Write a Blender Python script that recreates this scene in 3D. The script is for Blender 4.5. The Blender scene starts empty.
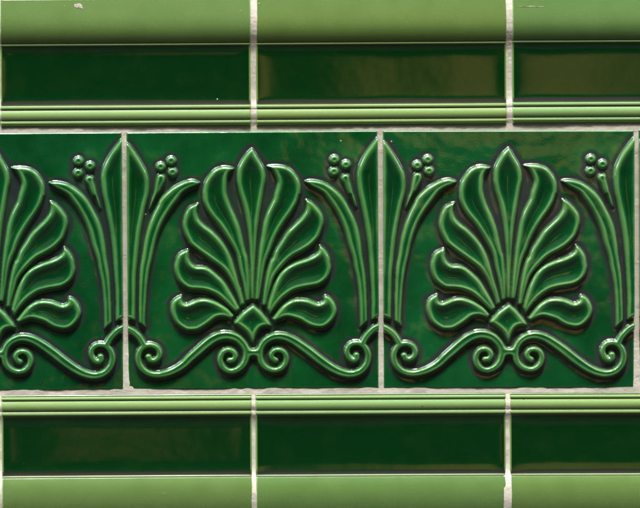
import bpy, math, random
import numpy as np
from mathutils import Vector, Matrix

# ---------------------------------------------------------------- units
# one drawing unit (u) = 0.6 mm: the tiles are six-inch tiles, 254 u apart
U = 0.0006
HEIGHT = 1.25                      # height of the wall drawing's centre above the pavement
WX, WY = 320.0, 254.0              # drawing origin of the wall (x right, y down)
rnd = random.Random(4)
C = bpy.context.scene.collection


def wall_pt(x, y, h=0.0):
    return ((x - WX) * U, -h * U, (WY - y) * U + HEIGHT)


# ---------------------------------------------------------------- outlines of the relief, tile-local u (x right, y up)
SHAPES = [
  ('leaf', [[(-0.2,111.6),(-6.5,105.4),(-11.6,97.2),(-14.5,89.7),(-15.3,79.6),(-14.3,72.0),(-12.5,64.7),(-9.4,54.6),(-7.0,44.5),(-5.1,33.2),(-3.6,20.6),(-2.7,9.2),(-2.3,0.7),(-2.1,-13.2),(-1.9,-29.6),(-1.6,-39.0)],[(-1.6,-39.0),(0.5,-39.7)],[(0.5,-39.7),(1.4,-17.0),(2.6,5.4),(4.2,24.3),(6.4,40.7),(9.0,55.8),(11.6,70.6),(13.2,79.4),(12.5,88.2),(9.5,95.8),(4.5,104.0),(2.1,108.5),(-0.2,111.6)]]),
  ('leaf', [[(15.2,93.9),(24.6,94.5),(33.4,93.1),(39.7,89.3),(44.7,83.0),(47.8,75.4),(48.1,66.6),(47.1,64.3),(44.5,56.8),(39.4,48.0),(33.1,39.2),(26.7,29.2),(21.6,19.1),(17.7,9.1),(14.3,1.8),(11.3,-8.3),(8.7,-23.4),(6.7,-35.9),(5.8,-40.3)],[(5.8,-40.3),(2.3,-39.4)],[(2.3,-39.4),(3.4,-23.3),(4.4,-10.7),(5.7,2.9),(6.7,11.7),(8.8,24.3),(11.0,36.8),(14.9,48.2),(20.6,59.5),(22.6,66.8),(24.5,73.0),(25.2,78.7),(22.7,85.6),(19.6,90.5),(15.2,93.9)]]),
  ('leaf', [[(53.6,59.9),(58.4,57.9),(63.4,53.5),(68.8,46.5),(70.6,41.5),(70.8,35.2),(68.6,27.6),(65.5,21.3),(58.1,13.8),(49.2,8.2),(39.1,2.6),(29.0,-7.1),(21.3,-17.1),(17.5,-27.2),(14.3,-38.5),(12.6,-46.1)],[(12.6,-46.1),(9.2,-44.8)],[(9.2,-44.8),(10.5,-33.4),(12.5,-20.9),(14.5,-10.8),(17.7,-0.7),(19.6,1.8),(22.8,10.3),(28.5,19.1),(34.3,27.9),(41.9,35.4),(48.2,41.6),(52.7,47.9),(54.0,53.6),(53.6,59.9)]]),
  ('leaf', [[(66.9,14.0),(71.7,10.0),(76.2,3.0),(77.5,-3.7),(78.0,-9.4),(76.0,-16.3),(71.4,-21.9),(65.1,-25.6),(57.8,-27.2),(49.0,-28.7),(40.1,-31.4),(31.3,-37.4),(24.9,-43.6),(19.8,-49.9),(17.0,-54.3)],[(17.0,-54.3),(14.2,-48.6)],[(14.2,-48.6),(15.5,-42.3),(18.1,-33.5),(21.3,-24.7),(26.4,-14.7),(34.0,-7.2),(44.1,-2.2),(54.2,1.1),(61.8,4.7),(66.0,8.7),(66.9,14.0)]]),
  ('leaf', [[(72.0,-35.8),(76.4,-37.7),(80.8,-42.8),(83.2,-49.1),(82.9,-54.7),(80.0,-60.4),(73.7,-66.4),(66.7,-68.6),(57.5,-67.0),(50.0,-63.1),(47.5,-61.4),(41.2,-59.1),(33.7,-57.5),(26.1,-59.4),(21.7,-61.6)],[(21.7,-61.6),(19.5,-58.7)],[(19.5,-58.7),(23.6,-53.1),(30.0,-45.6),(37.6,-40.6),(45.1,-39.0),(53.9,-39.8),(60.2,-42.0),(65.0,-43.7),(68.5,-42.7),(70.6,-40.8),(70.8,-37.7),(72.0,-35.8)]]),
  ('leaf', [[(-18.6,91.6),(-23.0,93.1),(-29.3,93.6),(-36.9,91.1),(-42.6,85.5),(-47.0,78.6),(-49.2,71.0),(-49.6,66.2),(-49.1,58.7),(-46.0,51.1),(-41.0,43.5),(-34.7,35.9),(-28.5,27.0),(-22.3,16.9),(-17.5,8.1),(-15.4,2.0),(-13.0,-10.6),(-9.9,-23.2),(-8.1,-33.3),(-6.9,-40.9)],[(-6.9,-40.9),(-3.8,-40.3)],[(-3.8,-40.3),(-3.6,-23.3),(-4.2,-10.7),(-5.4,1.9),(-7.2,8.0),(-9.7,19.4),(-12.7,32.0),(-17.0,43.3),(-22.0,54.7),(-25.5,66.1),(-25.6,74.6),(-25.0,82.2),(-22.8,87.5),(-18.6,91.6)]]),
  ('leaf', [[(-54.1,56.8),(-58.5,55.6),(-63.3,53.1),(-66.5,48.7),(-69.1,41.2),(-69.8,33.6),(-67.9,26.1),(-64.8,19.7),(-62.6,15.9),(-55.1,9.6),(-46.3,3.2),(-36.3,-4.1),(-28.8,-10.5),(-22.5,-19.4),(-17.6,-29.5),(-13.8,-39.6),(-12.6,-45.3)],[(-12.6,-45.3),(-8.8,-44.0)],[(-8.8,-44.0),(-11.3,-33.3),(-14.4,-23.2),(-18.0,-9.3),(-21.4,2.0),(-26.1,11.9),(-32.3,20.8),(-41.1,29.7),(-48.6,35.4),(-53.6,41.1),(-55.4,47.4),(-55.0,53.1),(-54.1,56.8)]]),
  ('leaf', [[(-64.3,10.9),(-69.9,9.1),(-74.4,5.9),(-76.6,0.9),(-78.2,-5.1),(-77.7,-12.7),(-74.6,-20.3),(-68.9,-26.0),(-62.9,-29.0),(-55.3,-29.5),(-46.5,-30.8),(-37.7,-34.4),(-30.2,-40.1),(-24.0,-45.8),(-19.0,-50.6),(-17.1,-51.9)],[(-17.1,-51.9),(-13.9,-48.4)],[(-13.9,-48.4),(-17.6,-40.8),(-22.6,-32.0),(-28.8,-21.8),(-36.3,-14.2),(-43.9,-8.1),(-50.1,-6.1),(-56.4,-5.8),(-60.8,-3.3),(-63.3,1.1),(-63.9,6.5),(-64.3,10.9)]]),
  ('leaf', [[(-71.5,-34.8),(-76.6,-37.3),(-81.0,-41.6),(-82.3,-49.2),(-81.1,-55.5),(-78.4,-61.6),(-74.2,-66.0),(-68.0,-69.8),(-63.2,-70.7),(-55.6,-69.9),(-48.0,-65.8),(-42.3,-61.8),(-37.3,-58.1),(-31.6,-56.8),(-25.3,-57.8),(-22.2,-59.4)],[(-22.2,-59.4),(-19.6,-55.3)],[(-19.6,-55.3),(-25.2,-48.9),(-31.5,-44.5),(-39.0,-40.7),(-47.9,-38.3),(-55.4,-39.0),(-63.0,-42.0),(-66.5,-43.2),(-69.7,-42.3),(-70.9,-39.8),(-71.5,-34.8)]]),
  ('lozenge', [[(-0.0,-44.7),(8.5,-52.3),(16.2,-62.2)],[(16.2,-62.2),(17.8,-66.0)],[(17.8,-66.0),(8.4,-67.5),(3.3,-73.5),(-0.3,-83.3)],[(-0.3,-83.3),(-2.8,-78.5),(-6.5,-72.8),(-12.8,-67.3),(-19.0,-63.5)],[(-19.0,-63.5),(-18.4,-61.0)],[(-18.4,-61.0),(-10.2,-52.2),(-0.0,-44.7)]]),
  ('side_leaf', [[(-122.4,115.9),(-118.4,110.6),(-113.4,103.0),(-108.4,94.1),(-104.7,86.5),(-103.2,77.7),(-103.6,66.6),(-106.8,54.0),(-109.4,41.5),(-111.4,31.4),(-113.3,18.8),(-115.1,2.7),(-117.0,-16.2),(-117.5,-35.1),(-118.1,-60.0)],[(-118.1,-60.0),(-124.6,-57.7)],[(-124.6,-57.7),(-128.6,-57.4)],[(-128.6,-57.4),(-127.4,119.5)],[(-127.4,119.5),(-122.4,115.9)]]),
  ('side_leaf', [[(124.9,121.2),(119.0,114.0),(112.7,105.2),(108.2,96.4),(105.2,87.6),(104.9,78.8),(106.1,66.2),(108.5,55.1),(111.0,42.4),(113.4,28.6),(115.2,14.7),(116.3,1.1),(117.5,-17.8),(118.5,-36.7),(118.4,-60.9)],[(118.4,-60.9),(125.1,-57.2)],[(125.1,-57.2),(127.9,-56.3)],[(127.9,-56.3),(129.2,124.0)],[(129.2,124.0),(124.9,121.2)]]),
  ('blade', [[(-52.7,77.6),(-57.1,79.9),(-62.1,80.2),(-69.5,78.1),(-77.0,74.4),(-83.4,70.0),(-91.6,62.1),(-94.8,55.2),(-99.3,46.4),(-103.8,35.1),(-107.0,23.8),(-109.0,13.7),(-110.6,3.7),(-112.9,-9.9),(-113.7,-28.8),(-114.1,-47.7),(-113.9,-61.6)],[(-113.9,-61.6),(-107.6,-66.6)],[(-107.6,-66.6),(-108.2,-61.3),(-107.5,-47.7),(-106.1,-28.9),(-103.5,-10.0),(-100.5,2.6),(-97.6,16.2),(-93.7,28.8),(-88.6,40.1),(-82.3,50.1),(-75.9,58.9),(-69.5,67.4),(-62.6,72.0),(-57.1,74.2),(-52.7,77.6)]]),
  ('blade', [[(52.9,78.5),(58.5,79.4),(65.8,78.4),(72.1,76.5),(78.4,72.7),(83.4,68.8),(87.2,65.3),(92.2,59.0),(97.1,50.1),(102.1,40.0),(105.8,28.6),(108.2,14.8),(109.7,1.1),(112.4,-17.8),(113.5,-43.0),(113.8,-61.9)],[(113.8,-61.9),(107.0,-67.9)],[(107.0,-67.9),(107.1,-61.8),(106.6,-42.9),(104.8,-24.0),(101.8,-8.9),(100.0,1.2),(95.6,14.8),(92.0,28.7),(87.0,41.4),(80.8,52.7),(74.6,61.6),(71.4,65.8),(65.8,69.6),(58.5,73.4),(52.9,78.5)]]),
  ('bud', [[(-103.0,50.9),(-102.4,54.0),(-100.4,61.6),(-98.3,67.6),(-96.6,76.4),(-95.3,82.1),(-93.9,85.5),(-90.8,86.4),(-87.7,84.5),(-87.3,80.1),(-89.6,75.1),(-93.2,68.8),(-95.4,66.6),(-99.2,59.0),(-103.0,50.9)]]),
  ('bud', [[(104.1,51.8),(102.2,55.1),(98.8,64.0),(96.0,66.2),(92.3,75.1),(89.5,78.9),(89.2,82.7),(92.6,85.2),(96.4,83.6),(97.1,78.8),(98.8,72.5),(100.4,65.6),(102.3,60.1),(104.1,51.8)]]),
]
BERRIES = [(-80.9, 99.6), (-91.4, 93.8), (-79.7, 88.3), (82.1, 99.7), (93.7, 94.6), (81.7, 87.8)]
SCROLLS = [[(-104.9,-96.1),(-103.2,-99.4),(-98.4,-99.5),(-94.6,-96.1),(-94.1,-91.4),(-96.8,-86.9),(-102.1,-84.6),(-107.1,-85.0),(-111.9,-88.0),(-114.8,-94.1),(-114.6,-101.6),(-111.1,-108.2),(-104.8,-112.8),(-96.0,-114.3),(-85.9,-112.5),(-77.1,-108.8),(-69.5,-103.8),(-63.4,-97.9),(-55.8,-91.3),(-48.2,-84.7),(-40.6,-79.1),(-32.4,-75.7),(-24.2,-75.5),(-16.6,-78.1),(-11.0,-83.2),(-7.5,-89.1),(-6.7,-94.8),(-8.6,-102.1),(-13.1,-107.6),(-19.4,-110.8),(-25.7,-110.7),(-30.9,-106.6),(-33.2,-99.7),(-30.8,-92.8),(-25.5,-89.9),(-20.3,-91.8),(-18.3,-96.0),(-20.3,-99.8),(-23.7,-100.2)],[(21.8,-100.3),(18.9,-98.1),(18.3,-94.4),(21.1,-91.0),(25.9,-90.3),(30.5,-92.8),(32.7,-98.2),(31.4,-104.5),(26.4,-109.3),(19.4,-110.4),(12.5,-107.8),(7.9,-102.5),(6.3,-96.2),(6.7,-90.5),(9.8,-83.8),(15.6,-78.8),(23.4,-76.4),(31.0,-77.2),(38.5,-80.3),(47.3,-86.0),(56.1,-92.5),(64.6,-99.3),(72.1,-104.8),(79.7,-109.7),(88.4,-113.5),(97.3,-114.8),(106.1,-112.4),(112.2,-106.4),(114.5,-99.4),(113.8,-92.5),(110.3,-86.8),(105.0,-84.0),(98.7,-84.5),(94.7,-88.2),(93.6,-93.2),(95.9,-98.7),(99.9,-101.0),(103.0,-99.4),(102.8,-95.8)]]
BRANCHES = [[(-129.1,-66.9),(-124.7,-68.5),(-119.4,-71.6),(-114.0,-76.7),(-109.7,-84.0)],[(127.8,-66.5),(124.0,-67.8),(120.2,-69.9),(115.8,-74.0),(111.6,-79.3),(108.8,-85.3)]]

# ---------------------------------------------------------------- small maths helpers
def smooth(a, b, x):
    t = np.clip((x - a) / (b - a), 0, 1)
    return t * t * (3 - 2 * t)


def vnoise(x, y, scale, seed):
    """smooth value noise, about -1..1"""
    g = np.random.default_rng(seed).uniform(-1, 1, (97, 97))
    x = np.asarray(x, float) / scale + 31.7
    y = np.asarray(y, float) / scale + 17.3
    xi = np.floor(x).astype(int); yi = np.floor(y).astype(int)
    fx = x - xi; fy = y - yi
    fx = fx * fx * (3 - 2 * fx); fy = fy * fy * (3 - 2 * fy)
    a = g[yi % 97, xi % 97]; b = g[yi % 97, (xi + 1) % 97]
    c = g[(yi + 1) % 97, xi % 97]; d = g[(yi + 1) % 97, (xi + 1) % 97]
    return (a * (1 - fx) + b * fx) * (1 - fy) + (c * (1 - fx) + d * fx) * fy


def catmull(pts, n=6):
    p = [np.array(q, float) for q in pts]
    if len(p) == 2:
        return [p[0] * (1 - t) + p[1] * t for t in np.linspace(0, 1, n)]
    p = [2 * p[0] - p[1]] + p + [2 * p[-1] - p[-2]]
    out = []
    for i in range(1, len(p) - 2):
        for k in range(n):
            t = k / n
            a, b, c, d = p[i - 1], p[i], p[i + 1], p[i + 2]
            out.append(0.5 * (2 * b + (c - a) * t + (2 * a - 5 * b + 4 * c - d) * t * t + (3 * b - a - 3 * c + d) * t ** 3))
    out.append(p[-2])
    return out


def seg_dist(px, py, line):
    best = np.full(px.shape, 1e9)
    for (x0, y0), (x1, y1) in zip(line[:-1], line[1:]):
        dx, dy = x1 - x0, y1 - y0
        L = dx * dx + dy * dy
        if L < 1e-9:
            continue
        t = np.clip(((px - x0) * dx + (py - y0) * dy) / L, 0, 1)
        best = np.minimum(best, (px - x0 - t * dx) ** 2 + (py - y0 - t * dy) ** 2)
    return np.sqrt(best)


def inside(px, py, line):
    r = np.zeros(px.shape, bool)
    for (x0, y0), (x1, y1) in zip(line, line[1:] + line[:1]):
        if y0 == y1:
            continue
        c = (y0 > py) != (y1 > py)
        r ^= c & (px < (x1 - x0) * (py - y0) / (y1 - y0) + x0)
    return r


def gauss(a, s):
    r = int(math.ceil(3 * s))
    k = np.exp(-0.5 * (np.arange(-r, r + 1) / s) ** 2); k /= k.sum()
    for ax in (0, 1):
        pad = [(0, 0), (0, 0)]; pad[ax] = (r, r)
        b = np.pad(a, pad, mode='edge')
        o = np.zeros_like(a)
        for i, w in enumerate(k):
            o += w * (b[i:i + a.shape[0], :] if ax == 0 else b[:, i:i + a.shape[1]])
        a = o
    return a


# ---------------------------------------------------------------- mesh helpers
def new_mesh(name, verts, quads, normals=None, attrs=None, mat=None):
    me = bpy.data.meshes.new(name)
    v = np.ascontiguousarray(verts, np.float32); q = np.ascontiguousarray(quads, np.int32)
    me.vertices.add(len(v)); me.vertices.foreach_set('co', v.ravel())
    me.loops.add(q.size); me.loops.foreach_set('vertex_index', q.ravel())
    me.polygons.add(len(q))
    me.polygons.foreach_set('loop_start', np.arange(0, q.size, 4, dtype=np.int32))
    me.polygons.foreach_set('use_smooth', np.ones(len(q), bool))
    me.update(calc_edges=True)
    for k, a in (attrs or {}).items():
        at = me.attributes.new(k, 'FLOAT', 'POINT')
        at.data.foreach_set('value', np.ascontiguousarray(a, np.float32))
    if normals is not None:
        me.normals_split_custom_set_from_vertices(np.ascontiguousarray(normals, np.float32))
    if mat:
        me.materials.append(mat)
    return me


def obj(name, me, parent=None):
    o = bpy.data.objects.new(name, me)
    C.objects.link(o)
    o.parent = parent
    return o


def tag(o, label=None, cat=None, group=None, kind=None):
    for k, v in (('label', label), ('category', cat), ('group', group), ('kind', kind)):
        if v:
            o[k] = v
    return o


# ---------------------------------------------------------------- materials
def nodes_of(name):
    m = bpy.data.materials.new(name); m.use_nodes = True
    nt = m.node_tree; nt.nodes.clear()
    return m, nt


class NB:
    def __init__(s, nt): s.nt = nt
    def n(s, t, **kw):
        nd = s.nt.nodes.new(t)
        for k, v in kw.items():
            if k.startswith('i_'):
                key = k[2:].replace('_', ' ')
                nd.inputs[key].default_value = v
            else:
                setattr(nd, k, v)
        return nd
    def l(s, a, b): s.nt.links.new(a, b)
    def val(s, x, sock):
        if isinstance(x, (int, float)): sock.default_value = x
        else: s.l(x, sock)
    def math(s, op, a, b=0.0, c=0.0, clamp=False):
        nd = s.n('ShaderNodeMath', operation=op, use_clamp=clamp)
        for x, sk in zip((a, b, c), nd.inputs): s.val(x, sk)
        return nd.outputs[0]
    def mix(s, f, a, b, mode='MIX'):
        nd = s.n('ShaderNodeMix', data_type='RGBA', blend_type=mode)
        s.val(f, nd.inputs[0])
        for x, sk in ((a, nd.inputs[6]), (b, nd.inputs[7])):
            if isinstance(x, tuple): sk.default_value = (*x, 1)
            else: s.l(x, sk)
        return nd.outputs[2]
    def noise(s, vec, scale, detail=2, rough=.5):
        nd = s.n('ShaderNodeTexNoise'); nd.inputs['Scale'].default_value = scale
        nd.inputs['Detail'].default_value = detail; nd.inputs['Roughness'].default_value = rough
        s.l(vec, nd.inputs['Vector'])
        return nd.outputs['Fac']
    def ramp(s, f, stops):
        nd = s.n('ShaderNodeValToRGB'); cr = nd.color_ramp
        while len(cr.elements) < len(stops): cr.elements.new(.5)
        for e, (p, c) in zip(cr.elements, stops):
            e.position = p; e.color = (*c, 1)
        s.l(f, nd.inputs[0])
        return nd.outputs[0]


def glaze_material(name, thin, mid, thick, pooled, mottling, wave, rough, ripple, dull):
    """majolica glaze: the colour follows how thick the glaze lies (attribute 'thick') and
    the near-black pool it left round the raised ornament (attribute 'pool')"""
    m, nt = nodes_of(name); b = NB(nt)
    pos = b.n('ShaderNodeNewGeometry').outputs['Position']
    th = b.n('ShaderNodeAttribute', attribute_name='thick').outputs['Fac']
    po = b.n('ShaderNodeAttribute', attribute_name='pool').outputs['Fac']
    n1 = b.noise(pos, 70, 3); n2 = b.noise(pos, 420, 2); n3 = b.noise(pos, 1500, 2, .7)
    t = b.math('ADD', th, b.math('MULTIPLY', b.math('SUBTRACT', n1, .5), mottling))
    t = b.math('ADD', t, b.math('MULTIPLY', b.math('SUBTRACT', n3, .5), mottling * .16), clamp=True)
    col = b.ramp(t, [(0, thin), (.5, mid), (1, thick)])
    p = b.math('ADD', po, b.math('MULTIPLY', b.math('SUBTRACT', n2, .5), .35))
    p = b.math('MINIMUM', b.math('MULTIPLY', p, b.math('GREATER_THAN', po, .001), clamp=True), b.math('ADD', .62, b.math('MULTIPLY', n1, .45)))
    col = b.mix(p, col, pooled)
    info = b.n('ShaderNodeObjectInfo')
    col = b.mix(1.0, col, info.outputs['Color'], 'MULTIPLY')
    # a few pinholes and specks of grit burnt into the glaze
    vo = b.n('ShaderNodeTexVoronoi'); vo.inputs['Scale'].default_value = 230; b.l(pos, vo.inputs['Vector'])
    vs = b.n('ShaderNodeSeparateColor'); b.l(vo.outputs['Color'], vs.inputs[0])
    grit = b.math('MULTIPLY', b.math('LESS_THAN', vo.outputs['Distance'], b.math('MULTIPLY', vs.outputs[1], .13)), b.math('GREATER_THAN', vs.outputs[0], .972))
    col = b.mix(grit, col, b.ramp(vs.outputs[2], [(.0, (.02, .025, .012)), (.55, (.03, .03, .015)), (.7, (.45, .42, .33))]))
    # orange-peel waviness of the glaze
    w1 = b.noise(pos, 95, 1); w2 = b.noise(pos, 1100, 2)
    hgt = b.math('ADD', b.math('MULTIPLY', w1, wave), b.math('MULTIPLY', w2, ripple))
    bump = b.n('ShaderNodeBump'); bump.inputs['Strength'].default_value = 1; bump.inputs['Distance'].default_value = U
    b.l(hgt, bump.inputs['Height'])
    bs = b.n('ShaderNodeBsdfPrincipled')
    b.l(col, bs.inputs['Base Color']); b.l(bump.outputs[0], bs.inputs['Normal'])
    r = b.math('ADD', rough, b.math('MULTIPLY', n2, rough * .8))
    r = b.math('ADD', r, b.math('MULTIPLY', b.math('SUBTRACT', 1.0, t), dull))          # worn, thin glaze is duller
    b.l(r, bs.inputs['Roughness']); bs.inputs['IOR'].default_value = 1.72          # lead glaze
    b.l(bs.outputs[0], b.n('ShaderNodeOutputMaterial').inputs[0])
    return m


def rough_material(name, c0, c1, c2, scale, bumpd):
    m, nt = nodes_of(name); b = NB(nt)
    pos = b.n('ShaderNodeNewGeometry').outputs['Position']
    n1 = b.noise(pos, 130 * scale, 4, .6); n2 = b.noise(pos, 900 * scale, 4, .7); n3 = b.noise(pos, 2600 * scale, 2, .6)
    col = b.mix(b.math('MULTIPLY', n1, 1.0), c0, c1)
    spots = b.math('MULTIPLY', b.math('SUBTRACT', n2, .585), 6.0, clamp=True)
    col = b.mix(b.math('MULTIPLY', spots, .55), col, c2)
    bump = b.n('ShaderNodeBump'); bump.inputs['Strength'].default_value = 1; bump.inputs['Distance'].default_value = U * bumpd
    b.l(b.math('ADD', n2, b.math('MULTIPLY', n3, .5)), bump.inputs['Height'])
    bs = b.n('ShaderNodeBsdfPrincipled'); b.l(col, bs.inputs['Base Color']); b.l(bump.outputs[0], bs.inputs['Normal'])
    bs.inputs['Roughness'].default_value = .85
    b.l(bs.outputs[0], b.n('ShaderNodeOutputMaterial').inputs[0])
    return m


M_RELIEF = glaze_material('emerald_glaze', (.070, .215, .055), (.0042, .078, .0185), (.0014, .034, .0075), (.026, .026, .030), .62, .34, .020, .026, .0)
M_MOULD = glaze_material('leaf_green_glaze', (.21, .33, .105), (.054, .112, .016), (.0012, .026, .005), (.024, .018, .016), .10, .09, .06, .006, .27)
M_GROUT = rough_material('pale_grout', (.57, .525, .435), (.50, .455, .37), (.27, .22, .17), 1.0, .32)
M_CLAY = rough_material('bare_clay', (.42, .355, .295), (.36, .30, .24), (.33, .26, .21), 1.4, .5)

# ---------------------------------------------------------------- the relief tile
TW, TH_ = 250.8, 257.4
NX, NY = 640, 656
gx = np.linspace(-TW / 2, TW / 2, NX); gy = np.linspace(-TH_ / 2, TH_ / 2, NY)
GX, GY = np.meshgrid(gx, gy)
STEP = gx[1] - gx[0]

best = np.full(GX.shape, -99.0)          # signed distance to the nearest outline, + inside
ident = np.zeros(GX.shape, int)
names = []
relief_h = 4.7


def window(x0, x1, y0, y1, m=14):
    return (slice(max(0, np.searchsorted(gy, y0 - m)), min(NY, np.searchsorted(gy, y1 + m))),
            slice(max(0, np.searchsorted(gx, x0 - m)), min(NX, np.searchsorted(gx, x1 + m))))


height = np.full(GX.shape, -99.0)
thick = np.ones(GX.shape) * .62


def stamp(k, w, d, h, th):
    """put shape k into the height field where it stands highest"""
    hh = height[w]; on = (d > -.6) & (h > hh)
    hh[on] = h[on]
    idw = ident[w]; idw[on] = k
    tw_ = thick[w]; tw_[on] = th[on]
    bb = best[w]; np.maximum(bb, d, out=bb)


def half_width(d):
    """how far inside the middle of the shape lies, near each point"""
    m = np.maximum(d, 0); r = int(7 / STEP)
    for ax in (0, 1):
        pad = [(0, 0), (0, 0)]; pad[ax] = (r, r)
        p = np.pad(m, pad); o = m.copy()
        for i in range(0, 2 * r + 1, 2):
            np.maximum(o, p[i:i + m.shape[0], :] if ax == 0 else p[:, i:i + m.shape[1]], out=o)
        m = o
    return gauss(m, 3.0 / STEP)


def rise(d, run):
    u = np.clip((d + .55) / run, 0, 1)
    return np.sqrt(np.maximum(0, 1 - (1 - u) ** 2))


for name, segs in SHAPES:
    names.append(name); k = len(names)
    line = []
    for s in segs:
        c = catmull(s)
        line += [tuple(q) for q in (c if not line else c[1:])]
    xs = [q[0] for q in line]; ys = [q[1] for q in line]
    w = window(min(xs), max(xs), min(ys), max(ys))
    X, Y = GX[w], GY[w]
    d = seg_dist(X, Y, line + line[:1])
    d = np.where(inside(X, Y, line), d, -d)
    dip = {'leaf': 2.7, 'lozenge': 1.9, 'side_leaf': 2.4, 'blade': 2.0, 'bud': 1.0}[name]
    rw = np.clip(.40 * half_width(d), 1.1, 2.8)
    h = relief_h * rise(d, .8 + rw) - dip * smooth(rw * .85, rw + 9.0, d)
    t = .02 + .95 * (1 - np.exp(-(np.maximum(d - rw * 1.05, 0) / (1.1 + .55 * rw)) ** 2))
    stamp(k, w, d, h, t)
for (x, y) in BERRIES:
    names.append('berry'); k = len(names)
    w = window(x - 5, x + 5, y - 5, y + 5)
    r = np.hypot(GX[w] - x, GY[w] - y); d = 4.55 - r
    h = 3.8 * rise(d, 3.2) - .9 * np.exp(-(r / 1.5) ** 2)
    stamp(k, w, d, h, .05 + .33 * np.exp(-(r / 1.9) ** 2))
for sc, br in zip(SCROLLS, BRANCHES):
    names.append('scroll'); k = len(names)
    line = [tuple(q) for q in catmull(sc, 5)]
    acc = np.concatenate([[0], np.cumsum([math.dist(a, b_) for a, b_ in zip(line[:-1], line[1:])])]); acc /= acc[-1]
    w = window(min(q[0] for q in line), max(q[0] for q in line), min(q[1] for q in line), max(q[1] for q in line))
    w = (w[0], slice(0, NX))
    X, Y = GX[w], GY[w]
    d = np.full(X.shape, -99.0)
    for i in range(len(line) - 1):                     # the band swells between its two curls
        s = acc[i]
        hw = 2.7 + 1.7 * math.exp(-((s - .53) / .2) ** 2)
        d = np.maximum(d, hw - seg_dist(X, Y, line[i:i + 2]))
    d = np.maximum(d, 3.1 - seg_dist(X, Y, [tuple(q) for q in catmull(br, 5)]))
    xin = line[-1][0] if abs(line[-1][0]) < abs(line[0][0]) else line[0][0]
    dl = 3.4 - seg_dist(X, Y, [(-4.5 if xin < 0 else 4.5, -92.8), (0, -92.6)])
    mixw = np.clip(.5 + .5 * (dl - d) / 3.2, 0, 1)
    d = np.where(np.hypot(X, Y + 92.6) < 14, d * (1 - mixw) + dl * mixw + 3.2 * mixw * (1 - mixw), d)
    for e in (line[0], line[-1]):
        d = np.maximum(d, 3.0 - np.hypot(X - e[0], Y - e[1]))
    h = 4.4 * rise(d, 2.6) - .9 * smooth(1.4, 4.2, d)
    t = .02 + .42 * smooth(1.2, 3.0, d)
    if xin < 0: d = np.where(X > 0, -99, d); h = np.where(X > 0, -99, h)
    else: d = np.where(X <= 0, -99, d); h = np.where(X <= 0, -99, h)
    stamp(k, w, d, h, t)

out = np.maximum(-best, 0)
edge = np.minimum(TW / 2 - np.abs(GX), TH_ / 2 - np.abs(GY))
cover = gauss((best > 0).astype(float), 6.5 / STEP)
pool = np.maximum(1 - smooth(2.2, 7.0, out + 1.2 * vnoise(GX, GY, 9, 3) + 1.5 * vnoise(GX, GY, 31, 4)), smooth(.24, .46, cover + .06 * vnoise(GX, GY, 14, 5)))
pool *= (ident == 0) * smooth(.5, 4.5, edge)
field = .35 * vnoise(GX, GY, 46, 11) + .10 * vnoise(GX, GY, 17, 12) - .22 * np.exp(-(out / 3.6) ** 2)
H = np.maximum(height, field)
H = gauss(H, .75 / STEP)
soft = smooth(2.8, 5.5, best) * (ident > 0)
H = H * (1 - soft) + gauss(H, 2.2 / STEP) * soft          # no hard crease down the middle of a leaf
R = 1.35
rr = np.clip(R - edge, 0, R)
H = H - (R - np.sqrt(np.maximum(R * R - rr * rr, .02)))
thick = np.where(ident == 0, .60 + .22 * vnoise(GX, GY, 38, 21) + .1 * smooth(30, 4, edge), thick)
thick = np.where(edge < 2.2, np.minimum(thick, .12 + .26 * edge), thick)
thick = gauss(thick, .5 / STEP); pool = gauss(pool, .8 / STEP)
# the relief's pool colour stays off the raised work
pool = np.where(ident > 0, np.minimum(pool, .35), pool)
HX, HY = np.gradient(H, gx, axis=1), np.gradient(H, gy, axis=0)
NRM = np.stack([-HX, -np.ones_like(H), -HY], -1)      # world: x right, -y out of the wall, z up
NRM /= np.linalg.norm(NRM, axis=-1, keepdims=True)
VERT = np.stack([GX * U, -H * U, GY * U], -1).reshape(-1, 3)
NRMf = NRM.reshape(-1, 3); THf = thick.ravel(); POf = pool.ravel()
fi = np.arange(NY * NX).reshape(NY, NX)
quads = np.stack([fi[:-1, :-1], fi[:-1, 1:], fi[1:, 1:], fi[1:, :-1]], -1).reshape(-1, 4)
fid = np.max(np.stack([ident[:-1, :-1], ident[1:, 1:], ident[:-1, 1:], ident[1:, :-1]], -1), -1).reshape(-1)


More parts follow.
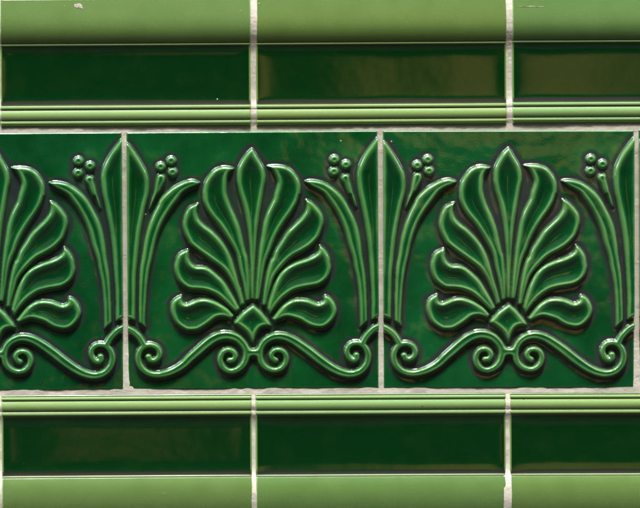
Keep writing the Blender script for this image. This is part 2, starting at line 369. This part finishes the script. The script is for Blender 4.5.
def patch(name, q, depth, mat):
    """a piece of the pressed tile: its glazed face and the sides that carry it down into the clay"""
    used, inv = np.unique(q.ravel(), return_inverse=True)
    q2 = inv.reshape(-1, 4)
    v = VERT[used]; n = NRMf[used]
    e = np.concatenate([q2[:, [0, 1]], q2[:, [1, 2]], q2[:, [2, 3]], q2[:, [3, 0]]])
    key = np.sort(e, 1); k1 = key[:, 0].astype(np.int64) * len(used) + key[:, 1]
    _, ix, cnt = np.unique(k1, return_index=True, return_counts=True)
    be = e[ix[cnt == 1]]
    bv = np.unique(be.ravel()); mp = np.full(len(used), -1); mp[bv] = np.arange(len(bv))
    n0 = len(used)
    top2 = v[bv]; low = v[bv].copy(); low[:, 1] = depth
    vv = np.concatenate([v, top2, low]); nb = len(bv)
    # outward side normals
    sn = np.zeros((nb, 3)); d = v[be[:, 1]] - v[be[:, 0]]
    out_ = np.stack([d[:, 2], np.zeros(len(d)), -d[:, 0]], -1)
    np.add.at(sn, mp[be[:, 0]], out_); np.add.at(sn, mp[be[:, 1]], out_)
    sn /= np.maximum(np.linalg.norm(sn, axis=1, keepdims=True), 1e-12)
    side = np.stack([mp[be[:, 1]] + n0, mp[be[:, 0]] + n0, mp[be[:, 0]] + n0 + nb, mp[be[:, 1]] + n0 + nb], -1)
    return new_mesh(name, vv, np.concatenate([q2, side]), np.concatenate([n, sn, sn]),
                    {'thick': np.concatenate([THf[used], THf[used[bv]] , THf[used[bv]]]),
                     'pool': np.concatenate([POf[used], POf[used[bv]], POf[used[bv]]])}, mat)


def tile_root(name, label, group, cat):
    o = bpy.data.objects.new(name, None); C.objects.link(o)
    o.empty_display_size = .02
    return tag(o, label, cat, group)


relief = tile_root('relief_tile', '', 'palmette relief tiles in the middle row', 'tile')
obj('tile_body', patch('tile_body', quads[fid == 0], .009, M_RELIEF), relief)
for k, nm in enumerate(names, 1):
    obj(nm, patch(nm, quads[fid == k], .0022, M_RELIEF), relief)


def place(root, x, y, deg, tint, tilt, lean=0.0):
    root.location = wall_pt(x, y); root.rotation_euler = (math.radians(lean), math.radians(-deg), math.radians(rnd.uniform(-tilt, tilt)))
    for ch in root.children_recursive:
        ch.color = (*tint, 1)


def dup(root):
    r = root.copy(); C.objects.link(r)
    for ch in list(root.children):
        c = ch.copy(); C.objects.link(c); c.parent = r
    return r


ROLL = 0.36                                        # the photographer's camera leans this many degrees
PX, PY = 60.0, 275.0                               # the point of the drawing straight in front of the lens
ca, sa = math.cos(math.radians(ROLL)), math.sin(math.radians(ROLL))


def un(x, y):
    """picture position -> wall drawing position (undo the camera's lean about its axis)"""
    dx, dy = x - PX, y - PY
    return PX + dx * ca - dy * sa, PY + dx * sa + dy * ca


spots = [(-2.9, 261.8, .42, (.9, .96, 1.0), 'green palmette relief tile at the left end of the row, its left half cut off'),
         (252.7, 260.2, .40, (1.0, 1.0, .96), 'green palmette relief tile shown whole in the middle of the row'),
         (508.6, 259.3, .10, (1.3, 1.06, 1.15), 'green palmette relief tile shown whole, second from the right end of the row'),
         (764.6, 257.9, .20, (1.0, 1.0, 1.0), 'green relief tile at the right end of the row, only a thin sliver in view')]
for i, (x, y, a, tint, lab) in enumerate(spots):
    t = relief if i == 0 else dup(relief)
    t['label'] = lab
    place(t, *un(x, y), a - ROLL, tint, .10, .26)

# ---------------------------------------------------------------- the moulded border tile
MW = 250.3                                         # length; the section runs over 127 u


# the roll: how far its face leans (degrees, towards the beads is minus) across its width
ROLL_S = np.linspace(83.0, 128.0, 200)
lean_ = np.interp(ROLL_S, [83.0, 86.5, 92, 99, 110, 128], [-24, -20, -11, -2, 6, 15])
lean_ = np.convolve(np.pad(lean_, 20, mode='edge'), np.hanning(43)[1:-1] / np.hanning(43).sum(), mode='valid')
ROLL_H = 1.7 + np.concatenate([[0], np.cumsum(-np.tan(np.radians(lean_[:-1])) * np.diff(ROLL_S))])


def section(s):
    """height of the moulding over the wall at distance s from its beaded edge"""
    s = np.asarray(s, float)
    h = np.full(s.shape, .7)
    def bead(c, hw, top, h0):
        u = np.clip(np.abs(s - c) / hw, 0, 1)
        return np.where(np.abs(s - c) < hw, h0 + top * (1 - u ** 2.0), -99)
    h = np.maximum(h, bead(4.15, 1.85, .62, .75))
    h = np.maximum(h, bead(11.6, 5.2, 1.35, .8))
    h = np.maximum(h, bead(19.3, 2.2, .72, .95))
    u = np.clip((s - 51.6) / 30.2, -1, 1)
    lip = 1.1 + (1.5 - 1.1) * smooth(21.4, 81.8, s)
    cove = lip - 2.1 * np.maximum(0, 1 - np.abs(u) ** 6.2)
    h = np.where((s > 20.9) & (s < 81.4), cove, h)
    h = np.where(s >= 81.4, 1.4, h)
    h = np.maximum(h, bead(82.2, .95, .16, 1.5))
    roll = np.interp(s, ROLL_S, ROLL_H)
    h = np.where(s > 83.3, roll, h)
    # rounded toe and heel
    e = np.clip(1.5 - s, 0, 1.5); h = h - (1.5 - np.sqrt(1.5 ** 2 - e ** 2))
    return h


def glaze_thickness(s):
    t = np.full(s.shape, .0)
    t = np.maximum(t, .75 * smooth(2.6, 1.2, s))
    for c, w_ in ((6.15, .7), (16.95, .75), (83.4, .6), (21.9, 1.0)):
        t = np.maximum(t, .72 * np.exp(-((s - c) / w_) ** 2))
    t = np.maximum(t, np.where((s > 21.4) & (s < 81.4), smooth(21.4, 23.2, s) * smooth(81.4, 80.2, s), 0))
    t = np.maximum(t, np.where(s > 83.5, .35 + .05 * np.cos((s - 84) / 43 * 6.28), 0))
    return t


ss = np.concatenate([np.linspace(0, 23, 110), np.linspace(23.3, 80, 90), np.linspace(80.2, 90, 50), np.linspace(90.5, 127, 60)])
ex = np.concatenate([np.linspace(0, 3, 14), np.linspace(3.5, 30, 36)])
xs_ = np.concatenate([ex, np.linspace(33, MW - 33, 60), MW - ex[::-1]]) - MW / 2
SX, SS = np.meshgrid(xs_, ss)
prof = section(ss)
sf = np.linspace(-2, 129, 2600); pf = section(np.clip(sf, 0, 127))
kk = np.exp(-0.5 * (np.arange(-18, 19) * (131 / 2600) / .28) ** 2); kk /= kk.sum()
pfs = np.convolve(np.pad(pf, 18, mode='edge'), kk, mode='valid')


def soft_section(s):
    return np.interp(s, sf, pfs)


k2 = np.exp(-0.5 * (np.arange(-90, 91) * (131 / 2600) / 1.5) ** 2); k2 /= k2.sum()
pfw = np.convolve(np.pad(pf, 90, mode='edge'), k2, mode='valid')      # the joints were wiped with a finger


def moulding_height(X, S, seed=0):
    e = MW / 2 - np.abs(X)
    h = soft_section(S)
    r = np.clip(1.7 - e, 0, 1.7)
    h = h - (1.7 - np.sqrt(np.maximum(1.7 ** 2 - r ** 2, .01)))
    incove = np.clip(1 - np.abs((S - 51.5) / 30) ** 4, 0, 1)
    h = h + incove * (.9 * np.exp(-e / 7.0) + .22 * vnoise(X, S, 60, 31 + seed))
    return h


PARTS = [('fillet', 0, 6.2), ('bead', 6.2, 16.95), ('fillet', 16.95, 21.5), ('cove', 21.5, 81.3), ('fillet', 81.3, 83.5), ('roll', 83.5, 127.0)]


def moulding(seed):
    root = tile_root('border_tile', '', '', 'tile')
    Hm = moulding_height(SX, SS, seed)
    dX, dS = np.gradient(Hm, xs_, axis=1), np.gradient(Hm, ss, axis=0)
    N = np.stack([-dX, -np.ones_like(Hm), -dS], -1); N /= np.linalg.norm(N, axis=-1, keepdims=True)
    V = np.stack([SX * U, -Hm * U, SS * U], -1)
    e = MW / 2 - np.abs(SX)
    PL = np.maximum(1 - smooth(22.5, 28.5 + .8 * vnoise(SX, SS, 45, 51 + seed), SS), smooth(74.5 + .8 * vnoise(SX, SS, 50, 61 + seed), 80.0, SS)) * (SS > 21.8) * (SS < 81.4)
    PL = PL * (SS < 50) if seed < 3 else PL * (SS > 50)      # pooled glaze on the lower edge alone: its lit look painted in
    T = glaze_thickness(SS); T = np.where(e < 2.0, np.minimum(T, .05 + .4 * np.maximum(e - .6, 0)), T)
    last = 0
    for nm, s0, s1 in PARTS:
        j1 = len(ss) - 1 if s1 >= 127 else int(np.argmin(np.abs(ss - s1)))
        j0 = last; last = j1
        nrow, ncol = j1 - j0 + 1, len(xs_)
        v = V[j0:j1 + 1].reshape(-1, 3); n = N[j0:j1 + 1].reshape(-1, 3); t = T[j0:j1 + 1].ravel(); pl = PL[j0:j1 + 1].ravel()
        f = np.arange(nrow * ncol).reshape(nrow, ncol)
        q = np.stack([f[:-1, :-1], f[:-1, 1:], f[1:, 1:], f[1:, :-1]], -1).reshape(-1, 4)
        # the clay behind the glazed face: ends, long edges and back, down to the wall
        loop = np.concatenate([f[0, :], f[1:, -1], f[-1, -2::-1], f[-2:0:-1, 0]])
        m_ = len(loop); base = len(v)
        back = v[loop].copy(); back[:, 1] = .006
        sidev = np.concatenate([v[loop], back])
        cen = v.mean(0); sn = v[loop] - cen
        sn = np.stack([np.where(np.abs(v[loop][:, 0]) > (MW / 2 - .01) * U, np.sign(sn[:, 0]), 0), np.zeros(m_),
                       np.where(np.abs(v[loop][:, 0]) > (MW / 2 - .01) * U, 0, np.sign(sn[:, 2]))], -1)
        a = np.arange(m_); bq = np.roll(a, -1)
        sq = np.stack([base + bq, base + a, base + m_ + a, base + m_ + bq], -1)
        me = new_mesh(nm, np.concatenate([v, sidev]), np.concatenate([q, sq]), np.concatenate([n, sn, sn]),
                      {'thick': np.concatenate([t, t[loop], t[loop]]), 'pool': np.concatenate([pl, pl[loop], pl[loop]])}, M_MOULD)
        obj(nm, me, root)
    return root


def flake(name, parent, cx, cs, pts, lift=.25, mat=None):
    """bare clay showing where the glaze has been knocked off; follows the tile's surface"""
    line = [tuple(q) for q in catmull(pts + pts[:1], 5)][:-1]
    rings = [1.0, .8, .5, .2]
    v = []
    for r, z in zip(rings, (-.1, lift, lift * .6, lift * .3)):
        for (x, y) in line:
            X, S = cx + x * r, cs + y * r
            hh = float(moulding_height(np.array([X]), np.array([S]))[0]) + z + .12 * math.sin(X * 5.1 + S * 3.3)
            v.append((X * U, -hh * U, S * U))
    n = len(line); q = []
    for i in range(len(rings) - 1):
        for k in range(n):
            a, b_ = i * n + k, i * n + (k + 1) % n
            q.append((a, b_, b_ + n, a + n))
    cap = [(3 * n + k, 3 * n + k + 1, 3 * n + n - 2 - k, 3 * n + n - 1 - k) for k in range(n // 2 - 1)]
    me = new_mesh(name, np.array(v), np.array(q + cap), None, {}, mat or M_CLAY)
    return obj(name, me, parent)


mspots = [(125.8, 126.7, .33, 0, (1.0, 1.0, 1.0), 'green border tile of the upper row, at left, with a pale chip on its roll'),
          (381.6, 125.2, .36, 0, (1.0, .97, .85), 'green border tile in the middle of the upper row, above the whole palmette tile'),
          (637.6, 123.1, .30, 0, (.90, .98, 1.0), 'green border tile of the upper row, at right, a thin pale scratch on its roll'),
          (126.6, 394.5, .36, 180, (1.0, 1.0, 1.0), 'green border tile of the lower row, at left, its beads uppermost'),
          (380.6, 393.2, .30, 180, (.93, 1.0, 1.0), 'green border tile in the middle of the lower row, below the whole palmette tile'),
          (634.9, 392.3, .20, 180, (1.0, 1.0, .95), 'green border tile of the lower row, at right, its right end cut off')]
rolls = []
for i, (x, y, a, flip, tint, lab) in enumerate(mspots):
    r = moulding(i)
    r['label'] = lab
    r['group'] = 'border tiles above the palmettes' if not flip else 'border tiles below the palmettes'
    place(r, *un(x, y), a - ROLL + flip, tint, .3, (0, -.35, -.4, -.3, -.45, -.4)[i])
    rolls.append([c for c in r.children if c.name.split('.')[0] == 'roll'][0])

blob = [(-4.6, -.2), (-3.6, 2.3), (-1.6, 2.0), (.2, 2.9), (2.6, 2.2), (4.2, .2), (5.0, -2.2), (3.2, -2.9), (1.0, -1.6), (-1.5, -1.9), (-3.2, -1.5)]
flake('chip', rolls[0], 79 - 125.8, 126.9 - 6.3, blob)
dot = [(-1, 0), (-.6, .9), (.3, .8), (1.0, .2), (.6, -.8), (-.4, -.9)]
flake('chip', rolls[0], 241.5 - 125.8, 125.8 - 11.0, [(a * .8, b_ * .8) for a, b_ in dot])
flake('chip', rolls[1], 259.6 - 381.6, 125.8 - 3.4, [(a * .8, b_ * .8) for a, b_ in dot])
scr = [(-13.5, -.1), (-9, .5), (-4, .3), (1, .75), (6, .4), (13, .35), (13.4, -.2), (7, -.3), (2, -.15), (-3, -.35), (-8, -.3)]
flake('scratch', rolls[2], 530 - 637.6, 123.7 - 7.0, scr, .06, M_GROUT)
flake('chip', rolls[3], -(163.5 - 126.6), 493.5 - 394.3, [(a * .55, b_ * .55) for a, b_ in dot])

# ---------------------------------------------------------------- grout
def along(x, rows):
    """y of the beaded edge of the border tiles at x, in the wall drawing"""
    pts = []
    for (mx, my, a, *_r) in rows:
        ux, uy = un(mx, my)
        k = -math.tan(math.radians(a - ROLL))
        pts += [(ux - 124, uy + k * -124), (ux + 124, uy + k * 124)]
    pts.sort()
    return np.interp(x, [p[0] for p in pts], [p[1] for p in pts])


def grout_height(x, y):
    st = along(x, mspots[:3]) - y; sb = y - along(x, mspots[3:])
    s = np.maximum(st, sb)
    h = np.where(s > 0, np.interp(np.clip(s, 0, 127), sf, pfw) - 1.15, -1.1)
    w_ = smooth(-2.0, 8.0, s)
    h = h * w_ + (-1.1) * (1 - w_)
    h = np.where(s > 1, np.minimum(h, soft_section(np.clip(s, 0, 127)) - 1.0), h)
    return h + .24 * vnoise(x, y, 7, 41) + .09 * vnoise(x, y, 2.3, 42) + .30 * vnoise(x, y, 23, 43)


gv, gq, gn = [], [], 0


def strip(xa, ya, low=0.0):
    """one joint: grid over columns xa x rows ya (arrays of drawing coordinates, 2-D)"""
    global gn
    h = grout_height(xa, ya) + low
    v = np.stack([(xa - WX) * U, -h * U, (WY - ya) * U + HEIGHT], -1)
    r, c = xa.shape
    f = np.arange(r * c).reshape(r, c) + gn
    gv.append(v.reshape(-1, 3)); gq.append(np.stack([f[1:, :-1], f[1:, 1:], f[:-1, 1:], f[:-1, :-1]], -1).reshape(-1, 4))
    gn += r * c


xl, xr = -30.0, 690.0
cols = np.arange(xl, xr, .8)
for rows_, off in ((mspots[:3], 3.6), (mspots[3:], -3.6)):
    yy = along(cols, rows_) + off
    dy = np.arange(-4.8, 4.81, .5)
    strip(np.tile(cols, (len(dy), 1)), yy[None, :] + dy[:, None])


def joint(p0, p1, half, low=0.0):
    (x0, y0), (x1, y1) = un(*p0), un(*p1)
    ys_ = np.arange(y0, y1, .55); t = (ys_ - y0) / (y1 - y0)
    wob = .5 * vnoise(ys_, ys_ * 0, 14, int(x0) % 50)
    xc = x0 + (x1 - x0) * t + wob
    dx = np.arange(-half, half + .01, .5)
    strip(xc[:, None] + dx[None, :], np.tile(ys_[:, None], (1, len(dx))), low)


for p0, p1 in (((253.4, -6), (253.6, 126.5)), ((509.2, -6), (509.9, 124.5)), ((-1.6, -6), (-1.6, 128)),
               ((253.9, 393), (253.6, 520)), ((508.6, 392), (507.3, 520)), ((-.4, 394), (-.4, 520))):
    joint(p0, p1, 4.2)
for p0, p1 in (((123.9, 133), (125.6, 388)), ((380.2, 131.5), (381.2, 387)), ((636.4, 130), (636.7, 386))):
    joint(p0, p1, 4.5, -.12)
# the wall the tiles are bedded on
bx0, bx1, bz0, bz1 = (-170 - WX) * U, (910 - WX) * U, (WY - 640) * U + HEIGHT, (WY + 140) * U + HEIGHT
bv = [(x, y, z) for y in (.0045, .12) for z in (bz0, bz1) for x in (bx0, bx1)]
bq = [(0, 1, 3, 2), (5, 4, 6, 7), (4, 0, 2, 6), (1, 5, 7, 3), (2, 3, 7, 6), (4, 5, 1, 0)]
vv = np.concatenate([np.concatenate(gv), np.array(bv)]); qq = np.concatenate([np.concatenate(gq), np.array(bq) + gn])
wall = obj('wall', new_mesh('wall', vv, qq, None, {}, M_GROUT))
tag(wall, 'pale beige grout filling the joints between the green tiles', 'wall', None, 'structure')

# ---------------------------------------------------------------- light
SUN_EL, SUN_AZ = 69.0, 6.0                         # azimuth: degrees to the left of straight out from the wall
world = bpy.data.worlds.new('World'); bpy.context.scene.world = world; world.use_nodes = True
nt = world.node_tree; nt.nodes.clear(); b = NB(nt)
sky = b.n('ShaderNodeTexSky', sky_type='NISHITA'); sky.sun_disc = False
sky.sun_elevation = math.radians(SUN_EL); sky.sun_rotation = math.radians(180 + SUN_AZ)
sky.air_density = 1.0; sky.dust_density = 1.0; sky.ozone_density = 1.0
hsv = b.n('ShaderNodeHueSaturation'); hsv.inputs['Saturation'].default_value = .35
b.l(sky.outputs[0], hsv.inputs['Color'])
bg = b.n('ShaderNodeBackground'); cl = b.noise(b.n('ShaderNodeTexCoord').outputs['Generated'], 3.6, 4, .55)
cl = b.math('ADD', .40, b.math('MULTIPLY', b.math('MULTIPLY', b.math('SUBTRACT', cl, .53), 12, clamp=True), 13.0))
glint_clouds = b.n('ShaderNodeVectorMath', operation='SCALE'); b.l(hsv.outputs[0], glint_clouds.inputs[0]); b.l(cl, glint_clouds.inputs['Scale'])   # bright cloud patches added to give the glaze broken glints
b.l(glint_clouds.outputs[0], bg.inputs[0]); bg.inputs[1].default_value = .15
# across the street: dark trees, a brown house front and the pavement, below an uneven skyline
dirv = b.n('ShaderNodeTexCoord').outputs['Generated']
sep = b.n('ShaderNodeSeparateXYZ'); b.l(dirv, sep.inputs[0])
nA = b.noise(dirv, 9, 3); nB = b.noise(dirv, 26, 3, .6); nC = b.noise(dirv, 5, 1); nD = b.noise(dirv, 60, 3, .6)
scen = b.ramp(nB, [(.30, (.004, .008, .003)), (.52, (.012, .020, .008)), (.66, (.05, .045, .02)), (.80, (.16, .12, .06))])
# a sunny brown house front to the right of the camera's back, its edge about five degrees off the axis
ex_ = b.math('ADD', sep.outputs['X'], b.math('MULTIPLY', b.math('SUBTRACT', nD, .5), .02))
ez_ = b.math('ADD', sep.outputs['Z'], b.math('MULTIPLY', b.math('SUBTRACT', nC, .5), .05))
house = b.math('MULTIPLY', b.math('MULTIPLY', b.math('SUBTRACT', ex_, .086), 22, clamp=True), b.math('MULTIPLY', b.math('SUBTRACT', ez_, .004), 30, clamp=True))
house = b.math('MULTIPLY', house, b.math('ADD', .88, b.math('MULTIPLY', nB, .25)))
house = b.math('MULTIPLY', house, b.math('MULTIPLY', b.math('SUBTRACT', .26, ex_), 10, clamp=True))
house = b.math('MULTIPLY', house, b.math('MULTIPLY', b.math('SUBTRACT', .27, ez_), 14, clamp=True))
scen = b.mix(house, scen, (.60, .40, .11))
brown_spot = b.math('MULTIPLY', b.math('MULTIPLY', b.math('SUBTRACT', .022, b.math('ABSOLUTE', b.math('SUBTRACT', ex_, .030))), 70, clamp=True), b.math('MULTIPLY', b.math('SUBTRACT', .05, b.math('ABSOLUTE', b.math('ADD', ez_, .07))), 30, clamp=True))  # unseen brown spot, added for its reflection in a lower cove
scen = b.mix(brown_spot, scen, (.34, .20, .07))
front = b.math('MULTIPLY', b.math('SUBTRACT', b.math('ADD', sep.outputs['Z'], b.math('MULTIPLY', b.math('SUBTRACT', nB, .5), .15)), .36), 10, clamp=True)
scen = b.mix(front, scen, (.24, .22, .20))
pave = b.math('MULTIPLY', b.math('SUBTRACT', -.10, sep.outputs['Z']), 12, clamp=True)
front = b.math('MULTIPLY', b.math('SUBTRACT', b.math('ADD', sep.outputs['Z'], b.math('MULTIPLY', b.math('SUBTRACT', nB, .5), .15)), .36), 10, clamp=True)
scen = b.mix(front, scen, (.24, .22, .20))
scen = b.mix(pave, scen, (.085, .078, .07))
bg2 = b.n('ShaderNodeBackground'); b.l(scen, bg2.inputs[0]); bg2.inputs[1].default_value = .35
sk = b.math('ADD', b.math('ADD', sep.outputs['Z'], b.math('MULTIPLY', sep.outputs['Y'], 1.32)), b.math('MULTIPLY', b.math('SUBTRACT', nC, .5), .2))
fac = b.math('MULTIPLY', b.math('SUBTRACT', sk, .0), 20, clamp=True)
ms = b.n('ShaderNodeMixShader'); b.l(fac, ms.inputs[0]); b.l(bg2.outputs[0], ms.inputs[1]); b.l(bg.outputs[0], ms.inputs[2])
b.l(ms.outputs[0], b.n('ShaderNodeOutputWorld').inputs[0])

sun = bpy.data.lights.new('sun', 'SUN'); sun.energy = 1.5; sun.angle = math.radians(10); sun.color = (1, .965, .91)
so = bpy.data.objects.new('sun', sun); C.objects.link(so)
el, az = math.radians(SUN_EL), math.radians(SUN_AZ)
d = Vector((-math.sin(az) * math.cos(el), -math.cos(az) * math.cos(el), math.sin(el)))
so.location = d * 3 + Vector((0, 0, HEIGHT))
so.rotation_euler = d.to_track_quat('Z', 'Y').to_euler()

# ---------------------------------------------------------------- camera
DIST = 3000.0
cam = bpy.data.cameras.new('camera'); co = bpy.data.objects.new('camera', cam); C.objects.link(co)
cx, cy, cz = wall_pt(PX, PY, DIST)
co.location = (cx, cy, cz)
co.rotation_euler = (Matrix.Rotation(math.radians(90), 3, 'X') @ Matrix.Rotation(math.radians(-ROLL), 3, 'Z')).to_euler()
cam.sensor_width = 36; cam.lens = 36 * DIST / 640.0
# view centre relative to the axis, in picture axes
cam.shift_x = (320 - PX) / 640.0; cam.shift_y = (PY - 254) / 640.0
cam.clip_start = .05; cam.clip_end = 100
sc = bpy.context.scene
sc.camera = co
sc.view_settings.view_transform = 'Standard'; sc.view_settings.look = 'None'
sc.view_settings.exposure = 1.62; sc.view_settings.gamma = 1.0
sc.render.engine = 'CYCLES'
sc.cycles.max_bounces = 6
sc.cycles.use_denoising = True
